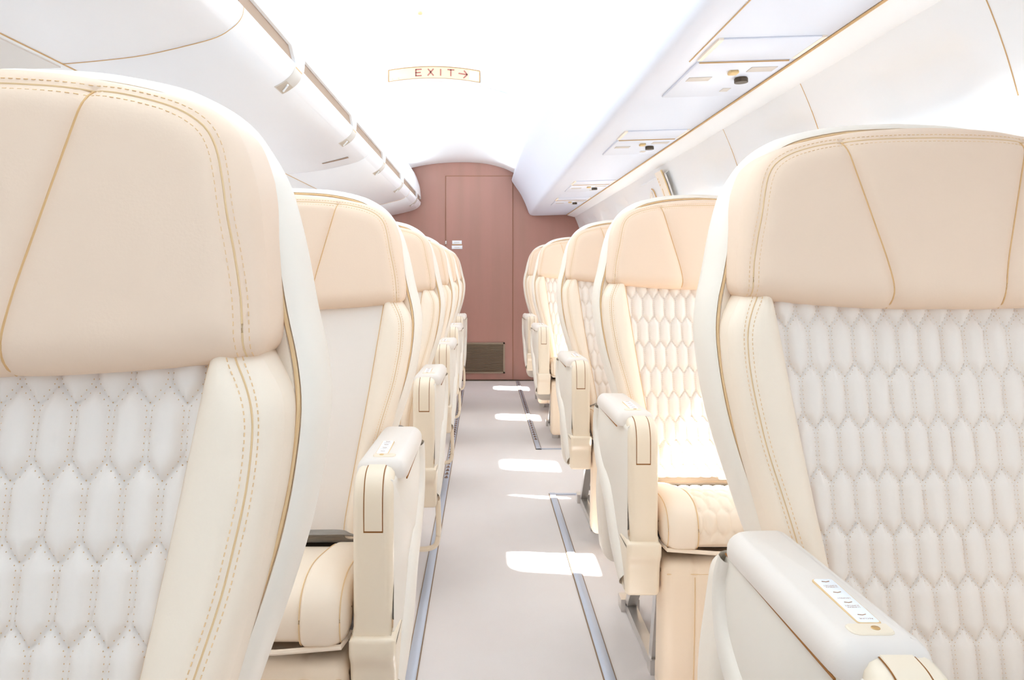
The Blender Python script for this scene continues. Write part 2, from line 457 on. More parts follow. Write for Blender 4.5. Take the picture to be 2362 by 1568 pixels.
    for (y, z), (ny, nz), s in zip(Pp, Np, sp):
        h = -0.034 * er(W0 - np.abs(xs), 0.036) 
        inner = np.abs(xs) < seam; fade = float(np.clip((sp[-1] - s - 0.018) / 0.02, 0, 1))
        d = np.clip(hexd(xs, np.full_like(xs, s)), 0, None); t = 1 - np.clip(d / 0.0125, 0, 1)
        q = 0.006 * (1 - t ** 2.3) - 0.006
        h = h + np.where(inner, (q * fade + -0.001 * (1 - fade) if quilted else -0.002) - 0.006 * (1 - er(seam - np.abs(xs), 0.01)), 0.0)
        h = h - 0.004 * np.exp(-((np.abs(xs) - seam) / 0.004) ** 2)
        row = [(x, y + ny * k, z + nz * k) for x, k in zip(xs, h)]
        rows.append([(-W0, row[0][1] - ny * 0.03, row[0][2] - nz * 0.03)] + row + [(W0, row[-1][1] - ny * 0.03, row[-1][2] - nz * 0.03)])
    cu = B(MB().grid(rows), 'seat_cushion', M['leather'], root, 80)
    for s in (1, -1):
        sm = MB().tube([(s * seam, y - ny * 0.0035, z - nz * 0.0035) for (y, z), (ny, nz) in zip(Pp, Np)], 0.0011, 5)
        sm.tube([(s * (W0 - 0.012), y + ny * -0.0075, z + nz * -0.0075) for (y, z), (ny, nz) in zip(Pp, Np)], 0.001, 5)
        B(sm, 'cushion_seam', M['pipe'], cu)
    B(MB().tube([(-W0 + 0.004, -0.268, 0.374), (-0.1, -0.279, 0.3705), (0.1, -0.279, 0.3705), (W0 - 0.012, -0.27, 0.374), (W0 - 0.002, -0.24, 0.382)], 0.0042, 8), 'cushion_welt', M['leather'], cu)
    # calf rest hanging below the cushion
    lp = catmull([(-0.20, 0.352), (-0.25, 0.352), (-0.272, 0.338), (-0.276, 0.30), (-0.272, 0.20), (-0.262, 0.09), (-0.245, 0.062), (-0.20, 0.06)], 6)
    Pl, Nl, sl = path_frame(lp, 0.008)
    Nl = -Nl if Nl[len(Nl) // 2][0] > 0 else Nl
    W1 = 0.203; xs = np.concatenate([np.linspace(-W1, -W1 + 0.022, 8)[:-1], np.linspace(-W1 + 0.022, W1 - 0.022, 70), np.linspace(W1 - 0.022, W1, 8)[1:]])
    rows = []
    for (y, z), (ny, nz), s in zip(Pl, Nl, sl):
        h = -0.02 * er(W1 - np.abs(xs), 0.022) - 0.003 * np.exp(-((np.abs(xs) - 0.14) / 0.004) ** 2) - 0.003 * np.exp(-((z - 0.326) / 0.004) ** 2) * (y < -0.26)
        row = [(x, y + ny * k, z + nz * k) for x, k in zip(xs, h)]
        rows.append([(-W1, row[0][1] - ny * 0.04, row[0][2] - nz * 0.04)] + row + [(W1, row[-1][1] - ny * 0.04, row[-1][2] - nz * 0.04)])
    lr = B(MB().grid(rows), 'calf_rest', M['calf'], root, 70)
    sm = MB()
    idx = [i for i, (y, z) in enumerate(Pl) if z < 0.326 and y < -0.25]
    for s in (1, -1): sm.tube([(s * 0.14, Pl[i][0] - Nl[i][0] * 0.002, Pl[i][1] - Nl[i][1] * 0.002) for i in idx], 0.001, 5)
    k = idx[0]; sm.tube([(-W1 + 0.008, Pl[k][0] + 0.004, 0.326), (0, Pl[k][0] + 0.0015, 0.3265), (W1 - 0.008, Pl[k][0] + 0.004, 0.326)], 0.001, 5)
    B(sm, 'calf_rest_seam', M['pipe'], lr)
    # mechanism under the cushion, lap belt, legs, lower back panel
    B(MB().box((-0.19, -0.20, 0.30), (0.19, 0.11, 0.405)), 'seat_pan', M['dark'], root)
    be = MB(); be2 = MB()
    be.tube(catmull([(-0.17, 0.035, 0.425), (-0.14, 0.01, 0.445), (-0.08, -0.005, 0.447), (-0.02, 0.0, 0.445)], 5), 0.012, 8, 0, False, 0.28)
    be2.tube(catmull([(0.19, 0.03, 0.425), (0.15, 0.0, 0.447), (0.11, -0.012, 0.452), (0.07, -0.008, 0.45)], 5), 0.012, 8, 0, False, 0.28)
    bo = B(be, 'lap_belt', M['belt'], root); B(be2, 'lap_belt', M['belt'], root)
    B(MB().rbox((-0.03, -0.022, 0.442), (0.012, 0.018, 0.455), 0.005), 'buckle', M['metal'], bo)
    for s in (1, -1):
        lg = MB(); x0, x1 = s * 0.16 - 0.013, s * 0.16 + 0.013
        lg.box((x0, -0.03, 0.004), (x1, 0.30, 0.026)); lg.box((x0 - 0.004, -0.045, 0.0), (x1 + 0.004, -0.012, 0.034)); lg.box((x0 - 0.012, 0.27, 0.0), (x1 + 0.012, 0.315, 0.034))
        ex = lambda y0, z0, y1, z1, w: lg.add([(x0, y0 - w, z0), (x1, y0 - w, z0), (x1, y0 + w, z0), (x0, y0 + w, z0), (x0, y1 - w, z1), (x1, y1 - w, z1), (x1, y1 + w, z1), (x0, y1 + w, z1)],
                                              [(0, 3, 2, 1), (4, 5, 6, 7), (0, 1, 5, 4), (1, 2, 6, 5), (2, 3, 7, 6), (3, 0, 4, 7)])
        ex(0.27, 0.02, 0.02, 0.31, 0.016); ex(-0.02, 0.02, -0.10, 0.31, 0.014)
        B(lg, 'leg', M['metal'], root)
    cb = MB().tube([(-0.17, 0.235, 0.075), (0.17, 0.235, 0.075)], 0.012, 8); B(cb, 'cross_tube', M['metal'], root)
    cb = MB().tube([(-0.17, -0.06, 0.16), (0.17, -0.06, 0.16)], 0.009, 8)
    B(cb, 'cross_tube', M['metal'], root)
    lo = round_poly([(-0.25, 0.17), (0.25, 0.17), (0.262, 0.36), (0.235, 0.53), (-0.235, 0.53), (-0.262, 0.36)], [0.045, 0.045, 0.06, 0.03, 0.03, 0.06], 6)
    lb = MB().slab(lo, [(0.175, 0.02), (0.177, 0.01), (0.186, 0.002), (0.20, 0.0), (0.235, 0.0), (0.25, 0.003), (0.258, 0.012), (0.26, 0.02)], lambda a, b, h: (a, h + 0.06 * (b - 0.35), b))
    B(lb, 'lower_back_panel', M['shell'], root)
    # ---- aisle armrest
    yz = lambda a, b, h: (h, a, b)
    rear = [(0.045, 0.61), (0.068, 0.58), (0.076, 0.54), (0.064, 0.497), (0.028, 0.462), (-0.025, 0.436), (-0.08, 0.412), (-0.125, 0.377), (-0.165, 0.335), (-0.222, 0.285)]
    o = [(-0.262, 0.285), (-0.262, 0.62), (0.04, 0.62)] + catmull(rear, 4)
    tap = lambda y: 0.012 * min(max((-0.14 - y) / 0.11, 0), 1) ** 1.5
    yzt = lambda a, b, h: (h - (tap(a) if h > 0.25 else 0), a, b)
    ap = MB().slab(resample(o, 0.012, True), [(0.216, 0.006), (0.218, 0.001), (0.222, 0.0), (0.276, 0.0), (0.281, 0.002), (0.2835, 0.006)], yzt)
    arm = B(ap, 'armrest', M['plasticg'], root, 50)
    # raised outer band along the rear / lower edge
    rc = np.array(catmull(rear, 5)); tn = np.gradient(rc, axis=0); nn = np.stack([tn[:, 1], -tn[:, 0]], 1); nn /= np.linalg.norm(nn, axis=1)[:, None]
    band = []
    tt = np.linspace(0, 1, len(rc))
    for k, (p, n) in enumerate(zip(rc, nn)):
        w = 0.016 + 0.034 * math.sin(min(1, tt[k] * 1.25) * math.pi * 0.62)
        row = []
        for u, hx in ((-0.004, 0.274), (0.0, 0.284), (0.1, 0.2895), (0.3, 0.2925), (0.6, 0.2915), (0.88, 0.288), (1.0, 0.2815), (1.1, 0.262)):
            q_ = p + n * w * u * (1 if True else -1); yq = min(max(q_[0], -0.262), 0.08); row.append((hx - tap(yq), yq, min(q_[1], 0.617)))
        band.append(row)
    B(MB().grid(band), 'side_band', M['plasticg'], arm, 60)
    # front box, rounded over the top
    fo = [(-0.20, 0.385), (-0.274, 0.385)] + catmull([(-0.274, 0.40), (-0.2755, 0.50), (-0.2765, 0.572), (-0.2745, 0.601), (-0.266, 0.620), (-0.250, 0.630), (-0.225, 0.633)], 5) + [(-0.20, 0.633)]
    fb = MB().slab(fo, [(0.2115, 0.014), (0.2125, 0.008), (0.2155, 0.003), (0.221, 0.0), (0.258, 0.0), (0.265, 0.0025), (0.2695, 0.008), (0.271, 0.016), (0.271, 0.03)], yz)
    front = B(fb, 'armrest_front', M['plastic'], arm, 50)
    fp = catmull([(-0.2755, 0.545), (-0.2765, 0.572), (-0.2745, 0.601), (-0.266, 0.620), (-0.250, 0.630), (-0.225, 0.633)], 6)
    fpn = np.gradient(np.array(fp), axis=0); fpn = np.stack([-fpn[:, 1], fpn[:, 0]], 1); fpn /= np.linalg.norm(fpn, axis=1)[:, None]
    rows = lambda xa, xb, lift: [[(x, p[0] + n[0] * lift, p[1] + n[1] * lift) for x in (xa, xa + .0008, xb - .0008, xb)] for p, n in zip(fp, fpn)]
    sg = 1 if fpn[0][0] < 0 else -1
    B(MB().grid(rows(0.2285, 0.2575, 0.0009 * sg)), 'panel_gap', M['slit'], front)
    rr = [[(x, p[0] + n[0] * l * sg, p[1] + n[1] * l * sg) for x, l in ((0.2298, 0.0006), (0.2304, 0.0018), (0.2556, 0.0018), (0.2562, 0.0006))] for p, n in list(zip(fp, fpn))[1:]]
    B(MB().grid(rr), 'latch_panel', M['plastic'], front)
    # lower block
    bo_ = round_poly([(-0.283, 0.392), (-0.284, 0.362), (-0.270, 0.345), (-0.263, 0.278), (-0.205, 0.278), (-0.180, 0.36), (-0.175, 0.392)], [0.008, 0.01, 0.012, 0.008, 0.01, 0.01, 0.004], 4)
    B(MB().slab(bo_, [(0.2065, 0.012), (0.2075, 0.006), (0.212, 0.001), (0.218, 0.0), (0.266, 0.0), (0.271, 0.001), (0.2755, 0.006), (0.2765, 0.012)], yz), 'armrest_base', M['plastic'], arm, 50)
    # padded cap
    plan = round_poly([(-0.236, 0.209), (-0.236, 0.288), (0.045, 0.291), (0.055, 0.212)], [0.02, 0.022, 0.035, 0.025], 6)
    cp = MB().slab(plan, [(0.612, 0.006), (0.613, 0.001), (0.618, 0.0), (0.627, 0.0005), (0.633, 0.003), (0.6375, 0.007), (0.6405, 0.0115), (0.6418, 0.0155)],
                   lambda a, b, h: (b, a, h - 0.011 * max(0, (a + 0.02) / 0.075) ** 2))
    cap = B(cp, 'armrest_cap', M['cap'], arm, 50)
    B(MB().tube([(0.287, -0.225, 0.6115), (0.288, 0.03, 0.6115)], 0.0013, 5), 'cap_joint', M['slit'], cap)
    zt = 0.6417
    pl = round_poly([(-0.196, 0.2355), (-0.196, 0.2535), (-0.112, 0.2535), (-0.112, 0.2355)], 0.003, 3)
    fr = round_poly([(-0.197, 0.2345), (-0.197, 0.2547), (-0.111, 0.2547), (-0.111, 0.2345)], 0.003, 3)
    B(MB().slab(fr, [(zt - 0.002, 0), (zt + 0.0002, 0), (zt + 0.0005, 0.0004)], lambda a, b, h: (b, a, h)), 'label_frame', M['pipe'], cap)
    lab = B(MB().slab(pl, [(zt - 0.002, 0), (zt + 0.0007, 0), (zt + 0.001, 0.0004)], lambda a, b, h: (b, a, h)), 'control_label', M['label'], cap)
    lab['label'] = 'white control label with small brown lettering'
    LABELS.append((lab, sgn))
    pw = round_poly([(-0.217, 0.2325), (-0.217, 0.268), (-0.199, 0.268), (-0.199, 0.2325)], [0.008, 0.008, 0.006, 0.002], 4)
    sw = B(MB().slab(pw, [(zt - 0.003, 0), (zt + 0.0006, 0), (zt + 0.0016, 0.0012)], lambda a, b, h: (b, a, h)), 'switch_plate', M['plastic'], cap)
    B(MB().disc((0.246, -0.208, zt + 0.0012), 0.0035, 0.0012), 'screw', M['screw'], cap)
    if guard:
        g = catmull([(0.276, -0.215, 0.30), (0.279, -0.213, 0.21), (0.274, -0.212, 0.165), (0.258, -0.212, 0.150), (0.22, -0.212, 0.146), (0.13, -0.20, 0.148)], 6)
        B(MB().tube(g, 0.0075, 8), 'guard_bar', M['plastic'], arm)
    return root

LABELS = []
def clone(o, parent=None):
    c = o.copy(); COL.objects.link(c)
    if parent: c.parent = parent
    for ch in list(o.children): clone(ch, c)
    return c

def text_mesh(txt, size):
    cu = bpy.data.curves.new('t', 'FONT'); cu.body = txt; cu.size = size; cu.align_x = 'CENTER'; cu.align_y = 'CENTER'; cu.resolution_u = 2
    o = bpy.data.objects.new('t', cu); COL.objects.link(o); bpy.context.view_layer.update()
    me = bpy.data.meshes.new_from_object(o.evaluated_get(bpy.context.evaluated_depsgraph_get()))
    v = [tuple(p.co) for p in me.vertices]; f = [tuple(p.vertices) for p in me.polygons]
    bpy.data.objects.remove(o); bpy.data.curves.remove(cu); bpy.data.meshes.remove(me)
    return v, f

XL, XR = -0.405, 0.561
ZL = ([0.6, 0.87, 1.05], [0.0, -0.009, 0.0]); ZR = ([0.6, 0.87, 1.08], [0.0, 0.022, 0.026])
seatL = make_seat('passenger_seat', 1, True, ZL)
seatP = make_seat('passenger_seat', 1, True, ZL, False)
seatR = make_seat('passenger_seat', -1, False, ZR)
# lettering on the armrest labels (read by the passenger, so upside down from here)
for lab, sg in LABELS:
    mb = MB()
    for yy, txts in ((-0.1905, ['RECLINE']), (-0.170, ['LUMBAR', 'SUPPORT']), (-0.1525, ['LEGREST']), (-0.130, ['LUMBAR', 'SUPPORT'])):
        for k, t in enumerate(txts):
            v, f = text_mesh(t, 0.0030)
            xc = 0.2445
            mb.add([(xc - x * sg, yy + 0.0032 * k - y, 0.6417 + 0.00115) for x, y, z in v], f)
    for yy in (-0.1845, -0.1615, -0.1415, -0.119):
        mb.tube([(0.248, yy + 0.001, 0.64285), (0.2445, yy, 0.64285), (0.241, yy + 0.0015, 0.64285)], 0.0004, 4)
    mb.build('lettering', M['ink'], lab, 40, sg)

rowsL = [0.43, 1.36, 2.29, 3.22, 4.15, 5.08]
rowsR = [0.80, 1.74, 2.68, 4.15, 5.08]
labL = ['large quilted cream seat left of the aisle, cut off by the left frame edge',
        'second cream seat from the camera on the left of the aisle',
        'third cream seat from the camera on the left of the aisle',
        'fourth cream seat from the camera on the left of the aisle',
        'fifth cream seat on the left of the aisle, second from the bulkhead',
        'last cream seat on the left of the aisle, before the two white placards']
labR = ['large quilted cream seat right of the aisle, cut by the right frame edge',
        'second quilted cream seat on the right of the aisle, lower backrest in sunlight',
        'third cream seat from the camera on the right of the aisle',
        'cream seat right of the aisle beyond the wide gap, second from the bulkhead',
        'last cream seat on the right of the aisle, closest to the pink bulkhead']
for i, y in enumerate(rowsL):
    o = (seatL, seatP)[i] if i < 2 else clone(seatP)
    o.location = (XL, y, 0); tag(o, labL[i], 'seat', 'seats along the left of the aisle')
for i, y in enumerate(rowsR):
    o = seatR if i == 0 else clone(seatR)
    o.location = (XR, y, 0); tag(o, labR[i], 'seat', 'seats along the right of the aisle')

# ------------------------------------------------------------------ cabin shell
Y0, Y1 = -3.2, 6.25
def struct(mb, name, mats, sharp=40, parent=None):
    o = mb.build(name, mats, parent, sharp)
    if parent is None: o['kind'] = 'structure'
    return o
def extr(mb, prof, ya, yb, thick=None, mi=0, closed=False):
    mb.grid([[(x, ya, z) for x, z in prof], [(x, yb, z) for x, z in prof]], mi, closed_u=closed)
    return mb

fl = MB().box((-1.3, Y0, -0.05), (0.95, Y1 + 0.1, 0.0)); struct(fl, 'floor', M['carpet'])

WC, WZ, WR = -0.18, 0.95, 1.05
def wall_profile(sd):
    """from crown down to floor, sd=+1 right, -1 left"""
    P = [(WC + sd * WR * math.cos(a), WZ + WR * math.sin(a)) for a in np.radians(np.linspace(90, 0, 46))]
    P += [(WC + sd * (WR - 0.04 * t * t), WZ * (1 - t)) for t in np.linspace(0, 1, 13)[1:]]
    return P
WIN_Y = [round(0.51 + 0.58 * k, 3) for k in range(10)]
def wall(sd, name):
    prof = np.array(wall_profile(sd)); s = np.concatenate([[0], np.cumsum(np.linalg.norm(np.diff(prof, axis=0), axis=1))])
    sz = lambda z: float(np.interp(-z, -prof[:, 1], s))
    at = lambda S: (float(np.interp(S, s, prof[:, 0])), float(np.interp(S, s, prof[:, 1])))
    sc = sz(0.972); holes = []
    for k, y in enumerate(WIN_Y):
        t0 = 0.02 if k == 0 else -0.245              # first opening shortened, shaped to let less sun onto the near right seat
        holes.append(round_poly([(y - 0.125, sc + t0), (y + 0.125, sc + t0), (y + 0.125, sc + 0.245), (y - 0.125, sc + 0.245)], 0.07, 5))
    pts = [(Y0, 0.0), (Y1, 0.0), (Y1, s[-1]), (Y0, s[-1])]; edges = [(0, 1), (1, 2), (2, 3), (3, 0)]
    for h in holes:
        b = len(pts); pts += h; edges += [(b + k, b + (k + 1) % len(h)) for k in range(len(h))]
    ssv = np.concatenate([np.arange(0.0, s[-1], 0.025), [s[-1]]])
    g = np.array([(y, S) for S in ssv for y in np.linspace(Y0, Y1, 200)])
    keep = np.ones(len(g), bool)
    for h in holes: keep &= ~inside(g, h) & (dist_poly(g, h, True) > 0.012)
    pts += [tuple(p) for p in g[keep]]
    vv, _, ff, *_ = delaunay_2d_cdt([Vector(p) for p in pts], edges, [], 0, 1e-7)
    V = np.array([(p.x, p.y) for p in vv]); cen = np.array([V[list(f)].mean(0) for f in ff]); ok = np.ones(len(ff), bool)
    for h in holes: ok &= ~inside(cen, h)
    def relief(y, S):
        x, z = at(S)
        # shallow recessed bay in the upper part of every sidewall panel
        r = 0.0
        if 1.19 < z < 1.335 and not 2.9 < y < 3.85:
            u = (y - 1.155 - 0.235 + 0.29) % 0.58 - 0.29
            e = min(max((0.165 - abs(u)) / 0.06, 0), 1) * min(max((1.335 - z) / 0.02, 0), 1) * min(max((z - 1.19) / 0.06, 0), 1)
            r = 0.026 * (e * e * (3 - 2 * e))
        nx, nz = (x - WC), (z - WZ if z > WZ else 0); L = math.hypot(nx, nz)
        return (x + nx / L * r, y, z + nz / L * r)
    mb = MB().add([relief(*p) for p in V], [tuple(f) for f, k in zip(ff, ok) if k])
    struct(mb, name, M['white'], 70)
    for k, h in enumerate(holes):
        ring = []
        for dep, gr in ((0.0, 0.004), (0.004, 0.0), (0.03, -0.012), (0.075, -0.025)):
            row = []
            cy, cs = WIN_Y[k], sc
            for (y, S) in h:
                yy = cy + (y - cy) * (1 + gr / 0.125); SS = cs + (S - cs) * (1 + gr / 0.245)
                x, y2, z = relief(yy, SS); row.append((x + sd * dep, y2, z))
            ring.append(row)
        n = (k + 1) if sd > 0 else (k + 1 + len(WIN_Y))
        w = struct(MB().grid(ring, closed_u=True), 'window_%d' % n, M['white'], 60)
        row = [(p[0] - sd * 0.01, p[1], p[2]) for p in ring[-1]]
        MB().add(row, [tuple(range(len(row)))]).build('pane', M['pane'], w)
    return relief, sz
relR, szR = wall(1, 'wall_right')
relL, szL = wall(-1, 'wall_left')
def on_wall(y, z, lift=0.002, sd=1):
    x, yy, zz = (relR(y, szR(z)) if sd > 0 else relL(y, szL(z)))
    d = Vector((x - WC, 0, zz - WZ if zz > WZ else 0)).normalized(); return (x - d.x * lift, yy, zz - d.z * lift)
# vertical joints between sidewall panels, above the windows
jm = MB()
for y in (1.155, 1.80, 2.38):
    jm.tube([on_wall(y + (0.012 if z < 1.2 else 0.0), z, 0.0003) for z in np.linspace(1.40, 1.205, 14)], 0.0011, 5)
struct(jm, 'trim_1', M['seamw'])

# ceiling
cpz = catmull([(-0.615, 1.80), (-0.5, 1.824), (-0.35, 1.843), (-0.17, 1.85), (0.0, 1.84), (0.13, 1.812), (0.2, 1.787), (0.262, 1.757)], 5)
ce = MB(); ys = np.linspace(Y0, 6.235, 24)
ce.grid([[(x, y, z) for x, z in cpz] for y in ys]); ce.grid([[(x, y, z + 0.02) for x, z in cpz] for y in ys])
for y in (Y0, 6.235): ce.grid([[(x, y, z) for x, z in cpz], [(x, y, z + 0.02) for x, z in cpz]])
struct(ce, 'ceiling', M['white'])
def ceil_z(x):
    c = np.array(cpz); return float(np.interp(x, c[:, 0], c[:, 1]))

# service channel over the right-hand seats
chp = catmull([(0.262, 1.757), (0.243, 1.715), (0.241, 1.69), (0.262, 1.655), (0.31, 1.585), (0.348, 1.51), (0.372, 1.45), (0.384, 1.418), (0.40, 1.402), (0.43, 1.397)], 5)
chp = chp + [(0.46, 1.3975), (0.52, 1.399), (0.60, 1.4015), (0.698, 1.404), (0.705, 1.412), (0.71, 1.46), (0.55, 1.70), (0.30, 1.79)]
ch = MB(); ch.grid([[(x, y, z) for x, z in chp] for y in np.linspace(Y0, 6.22, 20)], closed_u=True)
for y in (Y0, 6.22): ch.add([(x, y, z) for x, z in chp], [tuple(range(len(chp)))])
struct(ch, 'trim_2', M['chan'], 50)
sm = MB(); sm.tube([(0.7015, Y0, 1.4025), (0.7015, 6.2, 1.4025)], 0.0028, 6); sm.tube([(0.46, Y0, 1.3967), (0.46, 1.644, 1.3967)], 0.0014, 5)
struct(sm, 'trim_3', M['seamw'])
# cover strip from channel to sidewall
cs = MB(); extr(cs, [(0.703, 1.404), (0.72, 1.396), (0.74, 1.392), (0.765, 1.385), (0.79, 1.392)], Y0, 6.22)
struct(cs, 'trim_4', M['white'])

# left fixed lip above the bins, scalloped along its lower edge
SLOTS = [(-1.2, 2.03), (2.18, 2.95), (3.07, 3.86), (3.98, 4.71), (4.89, 5.80), (5.90, 6.20)]
lipp = catmull([(-0.618, 1.803), (-0.585, 1.765), (-0.556, 1.70), (-0.5375, 1.64), (-0.530, 1.585), (-0.5285, 1.572)], 4)
def lip_low(y):
    for a, b in SLOTS:
        if a <= y <= b: return 1.553
        if a - 0.012 < y < a: return 1.553 - 0.0395 * (a - y) / 0.012
        if b < y < b + 0.05: return 1.553 - 0.0395 * (y - b) / 0.05
    return 1.5135
yy = sorted(set([Y0, 6.22] + [v for a, b in SLOTS for v in (a - 0.012, a, b, b + 0.05) if v < 6.22] + list(np.linspace(Y0, 6.22, 40))))
lp = MB(); lp.grid([[(x, y, z) for x, z in lipp] + [(-0.5272, y, lip_low(y) + 0.002), (-0.5285, y, lip_low(y)), (-0.545, y, lip_low(y))] for y in yy])
endp = lipp + [(-0.528, 1.553), (-0.66, 1.55), (-0.66, 1.80)]
lp.add([(x, 6.22, z) for x, z in endp], [tuple(range(len(endp)))])
struct(lp, 'trim_5', M['white'], 50)

# overhead bins on the left
DOOR = catmull([(-0.5265, 1.510), (-0.531, 1.489), (-0.548, 1.468), (-0.586, 1.4446), (-0.653, 1.4255), (-0.748, 1.4045), (-0.84, 1.393), (-0.924, 1.3855)], 5)
DA = np.array(DOOR); DS = np.concatenate([[0], np.cumsum(np.linalg.norm(np.diff(DA, axis=0), axis=1))])
def on_door(s, lift=0.0):
    x = np.interp(s, DS, DA[:, 0]); z = np.interp(s, DS, DA[:, 1]); e = 0.004
    t = np.array([np.interp(s + e, DS, DA[:, 0]) - np.interp(s - e, DS, DA[:, 0]), np.interp(s + e, DS, DA[:, 1]) - np.interp(s - e, DS, DA[:, 1])]); t /= np.linalg.norm(t) + 1e-9
    n = np.array([-t[1], t[0]])
    if n[1] > 0 and s > 0.05: n = -n
    if s <= 0.05 and n[0] < 0: n = -n
    return x + n[0] * lift, z + n[1] * lift
BINS = [(Y0, 1.62, [], 'white overhead bin nearest the camera, at the top left corner of the photo'),
        (1.62, 3.46, [2.10, 3.01], 'white overhead bin with two large latches above the second left seat'),
        (3.46, 5.28, [3.92, 4.80], 'white overhead bin with two small latches, second from the pink bulkhead'),
        (5.28, 6.215, [5.83], 'short white overhead bin ending at the pink bulkhead')]
for k, (ya, yb, lat, lb) in enumerate(BINS):
    t = thing('overhead_bin', (-0.72, (ya + yb) / 2, 1.40), lb, 'overhead bin', 'overhead bins along the left')
    ox, oy, oz = t.location
    L = lambda p: (p[0] - ox, p[1] - oy, p[2] - oz)
    a, b = ya + 0.0015, yb - 0.0015
    d = MB(); rows = [[L((x, y, z)) for x, z in DOOR] for y in (a, a + 0.004, b - 0.004, b)]
    for r in (0, -1): rows[r] = [L((x - 0.004 * (0 if i > 30 else 1), (a if r == 0 else b), z + 0.003)) for i, (x, z) in enumerate(DOOR)]
    d.grid(rows)
    tb = [(-0.5265, 1.510), (-0.529, 1.5125), (-0.548, 1.512)]
    d.grid([[L((x, y, z)) for x, z in tb] for y in (a, b)])
    for y in (a, b): d.add([L((x, y, z)) for x, z in DOOR + [(-0.924, 1.512), (-0.548, 1.512)]], [tuple(range(len(DOOR) + 2))])
    door = d.build('bin_door', M['binw'], t, 50)
    g = MB().box(L((-0.66, a, 1.5085)), L((-0.538, b, 1.575))); g.build('gasket_strip', M['slotm'], t)
    if k in (0, 2):
        j = MB(); j.tube([L((x, yb, z - 0.0003)) if i > 12 else L((x - 0.0004, yb, z)) for i, (x, z) in enumerate(DOOR)], 0.0014, 5); j.build('door_joint', M['seamw'], door)
    jl = MB().tube([L((-0.9245, a, 1.3848)), L((-0.9245, b, 1.3848))], 0.0018, 5); jl.build('lower_joint', M['seamw'], door)
    for yl in lat:
        lw = 0.042
        pm = MB(); ss = np.linspace(0.004, 0.092, 16)
        rows = []
        for dy, li in ((-lw, 0.0004), (-lw + 0.002, 0.0022), (lw - 0.002, 0.0022), (lw, 0.0004)):
            rows.append([L((on_door(s, li)[0], yl + dy, on_door(s, li)[1])) for s in ss])
        pm.grid(rows); la = pm.build('latch', M['greyp'], door, 50)
        pk = MB(); ss2 = np.linspace(0.055, 0.089, 8); rows = []
        for dy in (-lw + 0.004, lw - 0.006): rows.append([L((on_door(s, 0.0027)[0], yl + dy, on_door(s, 0.0027)[1])) for s in ss2])
        pk.grid(rows); pk.build('latch_pocket', M['greyd'], la)
        lv = MB().tube([L((on_door(0.06, 0.005)[0], yl - 0.012, on_door(0.06, 0.005)[1])), L((on_door(0.082, 0.005)[0], yl + 0.012, on_door(0.082, 0.005)[1]))], 0.0032, 6)
        lv.build('latch_lever', M['white'], la)
        sl = MB(); rows = []
        for dy in (-lw + 0.006, lw - 0.006): rows.append([L((on_door(s, 0.0028)[0], yl + dy, on_door(s, 0.0028)[1])) for s in (0.0075, 0.0105)])
        sl.grid(rows); sl.build('latch_slot', M['seamw'], la)
    if k == 1:
        v = MB(); rows = []
        for dy in (-0.02, 0.02): rows.append([L((on_door(s, 0.0012)[0], 3.29 + dy * (0.5 + (0.23 - s) * 2.5), on_door(s, 0.0012)[1])) for s in np.linspace(0.112, 0.232, 10)])
        v.grid(rows); v.build('finger_slot', M['slotm'], door)
# ceiling panel below the left bins
ps = MB(); extr(ps, [(-0.922, 1.388), (-0.93, 1.383), (-1.0, 1.372), (-1.10, 1.36), (-1.16, 1.35)], Y0, 6.2); struct(ps, 'trim_6', M['white'])
sp_ = thing('reading_lamp_panel', (-1.02, 1.60, 1.3695), 'grey recessed service panel under the left bins, at the far left edge of the photo', 'panel')
MB().add([(-0.085, -0.45, -0.0135), (0.085, -0.45, 0.0095), (0.085, 0.03, 0.0095), (-0.085, -0.03, -0.0135)], [(0, 1, 2, 3)]).add(
    [(-0.085, -0.45, -0.0105), (0.085, -0.45, 0.0125), (0.085, 0.03, 0.0125), (-0.085, -0.03, -0.0105)], [(0, 1, 2, 3)]).add([(-0.085, -0.45, -0.0135), (0.085, -0.45, 0.0095), (0.085, 0.03, 0.0095), (-0.085, -0.03, -0.0135), (-0.085, -0.45, 0.004), (0.085, -0.45, 0.02), (0.085, 0.03, 0.02), (-0.085, -0.03, 0.004)], [(0, 1, 5, 4), (1, 2, 6, 5), (2, 3, 7, 6), (3, 0, 4, 7)]).build('panel_face', M['panelg'], sp_)

# ------------------------------------------------------------------ far bulkhead with door
bk = MB(); bk.box((-1.4, Y1, 0.0), (1.0, Y1 + 0.04, 2.05)); struct(bk, 'wall_back', M['wood'])
dx0, dx1, dz1 = -0.32, 0.25, 1.735
dd = MB().box((dx0 + 0.004, Y1 - 0.008, 0.012), (dx1 - 0.004, Y1 - 0.0005, dz1 - 0.004))
door = struct(dd, 'door_1', M['wood'])
gr = MB(); gr.box((dx0 - 0.004, Y1 - 0.003, 0.0), (dx0 + 0.003, Y1, dz1 + 0.004)); gr.box((dx1 - 0.003, Y1 - 0.003, 0.0), (dx1 + 0.004, Y1, dz1 + 0.004)); gr.box((dx0, Y1 - 0.003, dz1 - 0.003), (dx1, Y1, dz1 + 0.004))
gr.build('door_gap', M['groove'], door)
MB().rbox((-0.323, Y1 - 0.02, 1.155), (-0.311, Y1 - 0.008, 1.185), 0.002).build('door_latch', M['metal'], door)
st = MB().box((-1.2, Y1 - 0.014, 0.0), (0.9, Y1 - 0.0085, 0.009)); struct(st, 'baseboard_back', M['ventd'])
fw = MB(); fw.box((-1.4, Y0 - 0.04, 0.0), (1.0, Y0, 2.05)); struct(fw, 'wall_front', M['white'])
vg = thing('ventilation_grille', (-0.04, Y1 - 0.009, 0.195), 'bronze slatted vent grille low on the pink bulkhead door', 'vent')
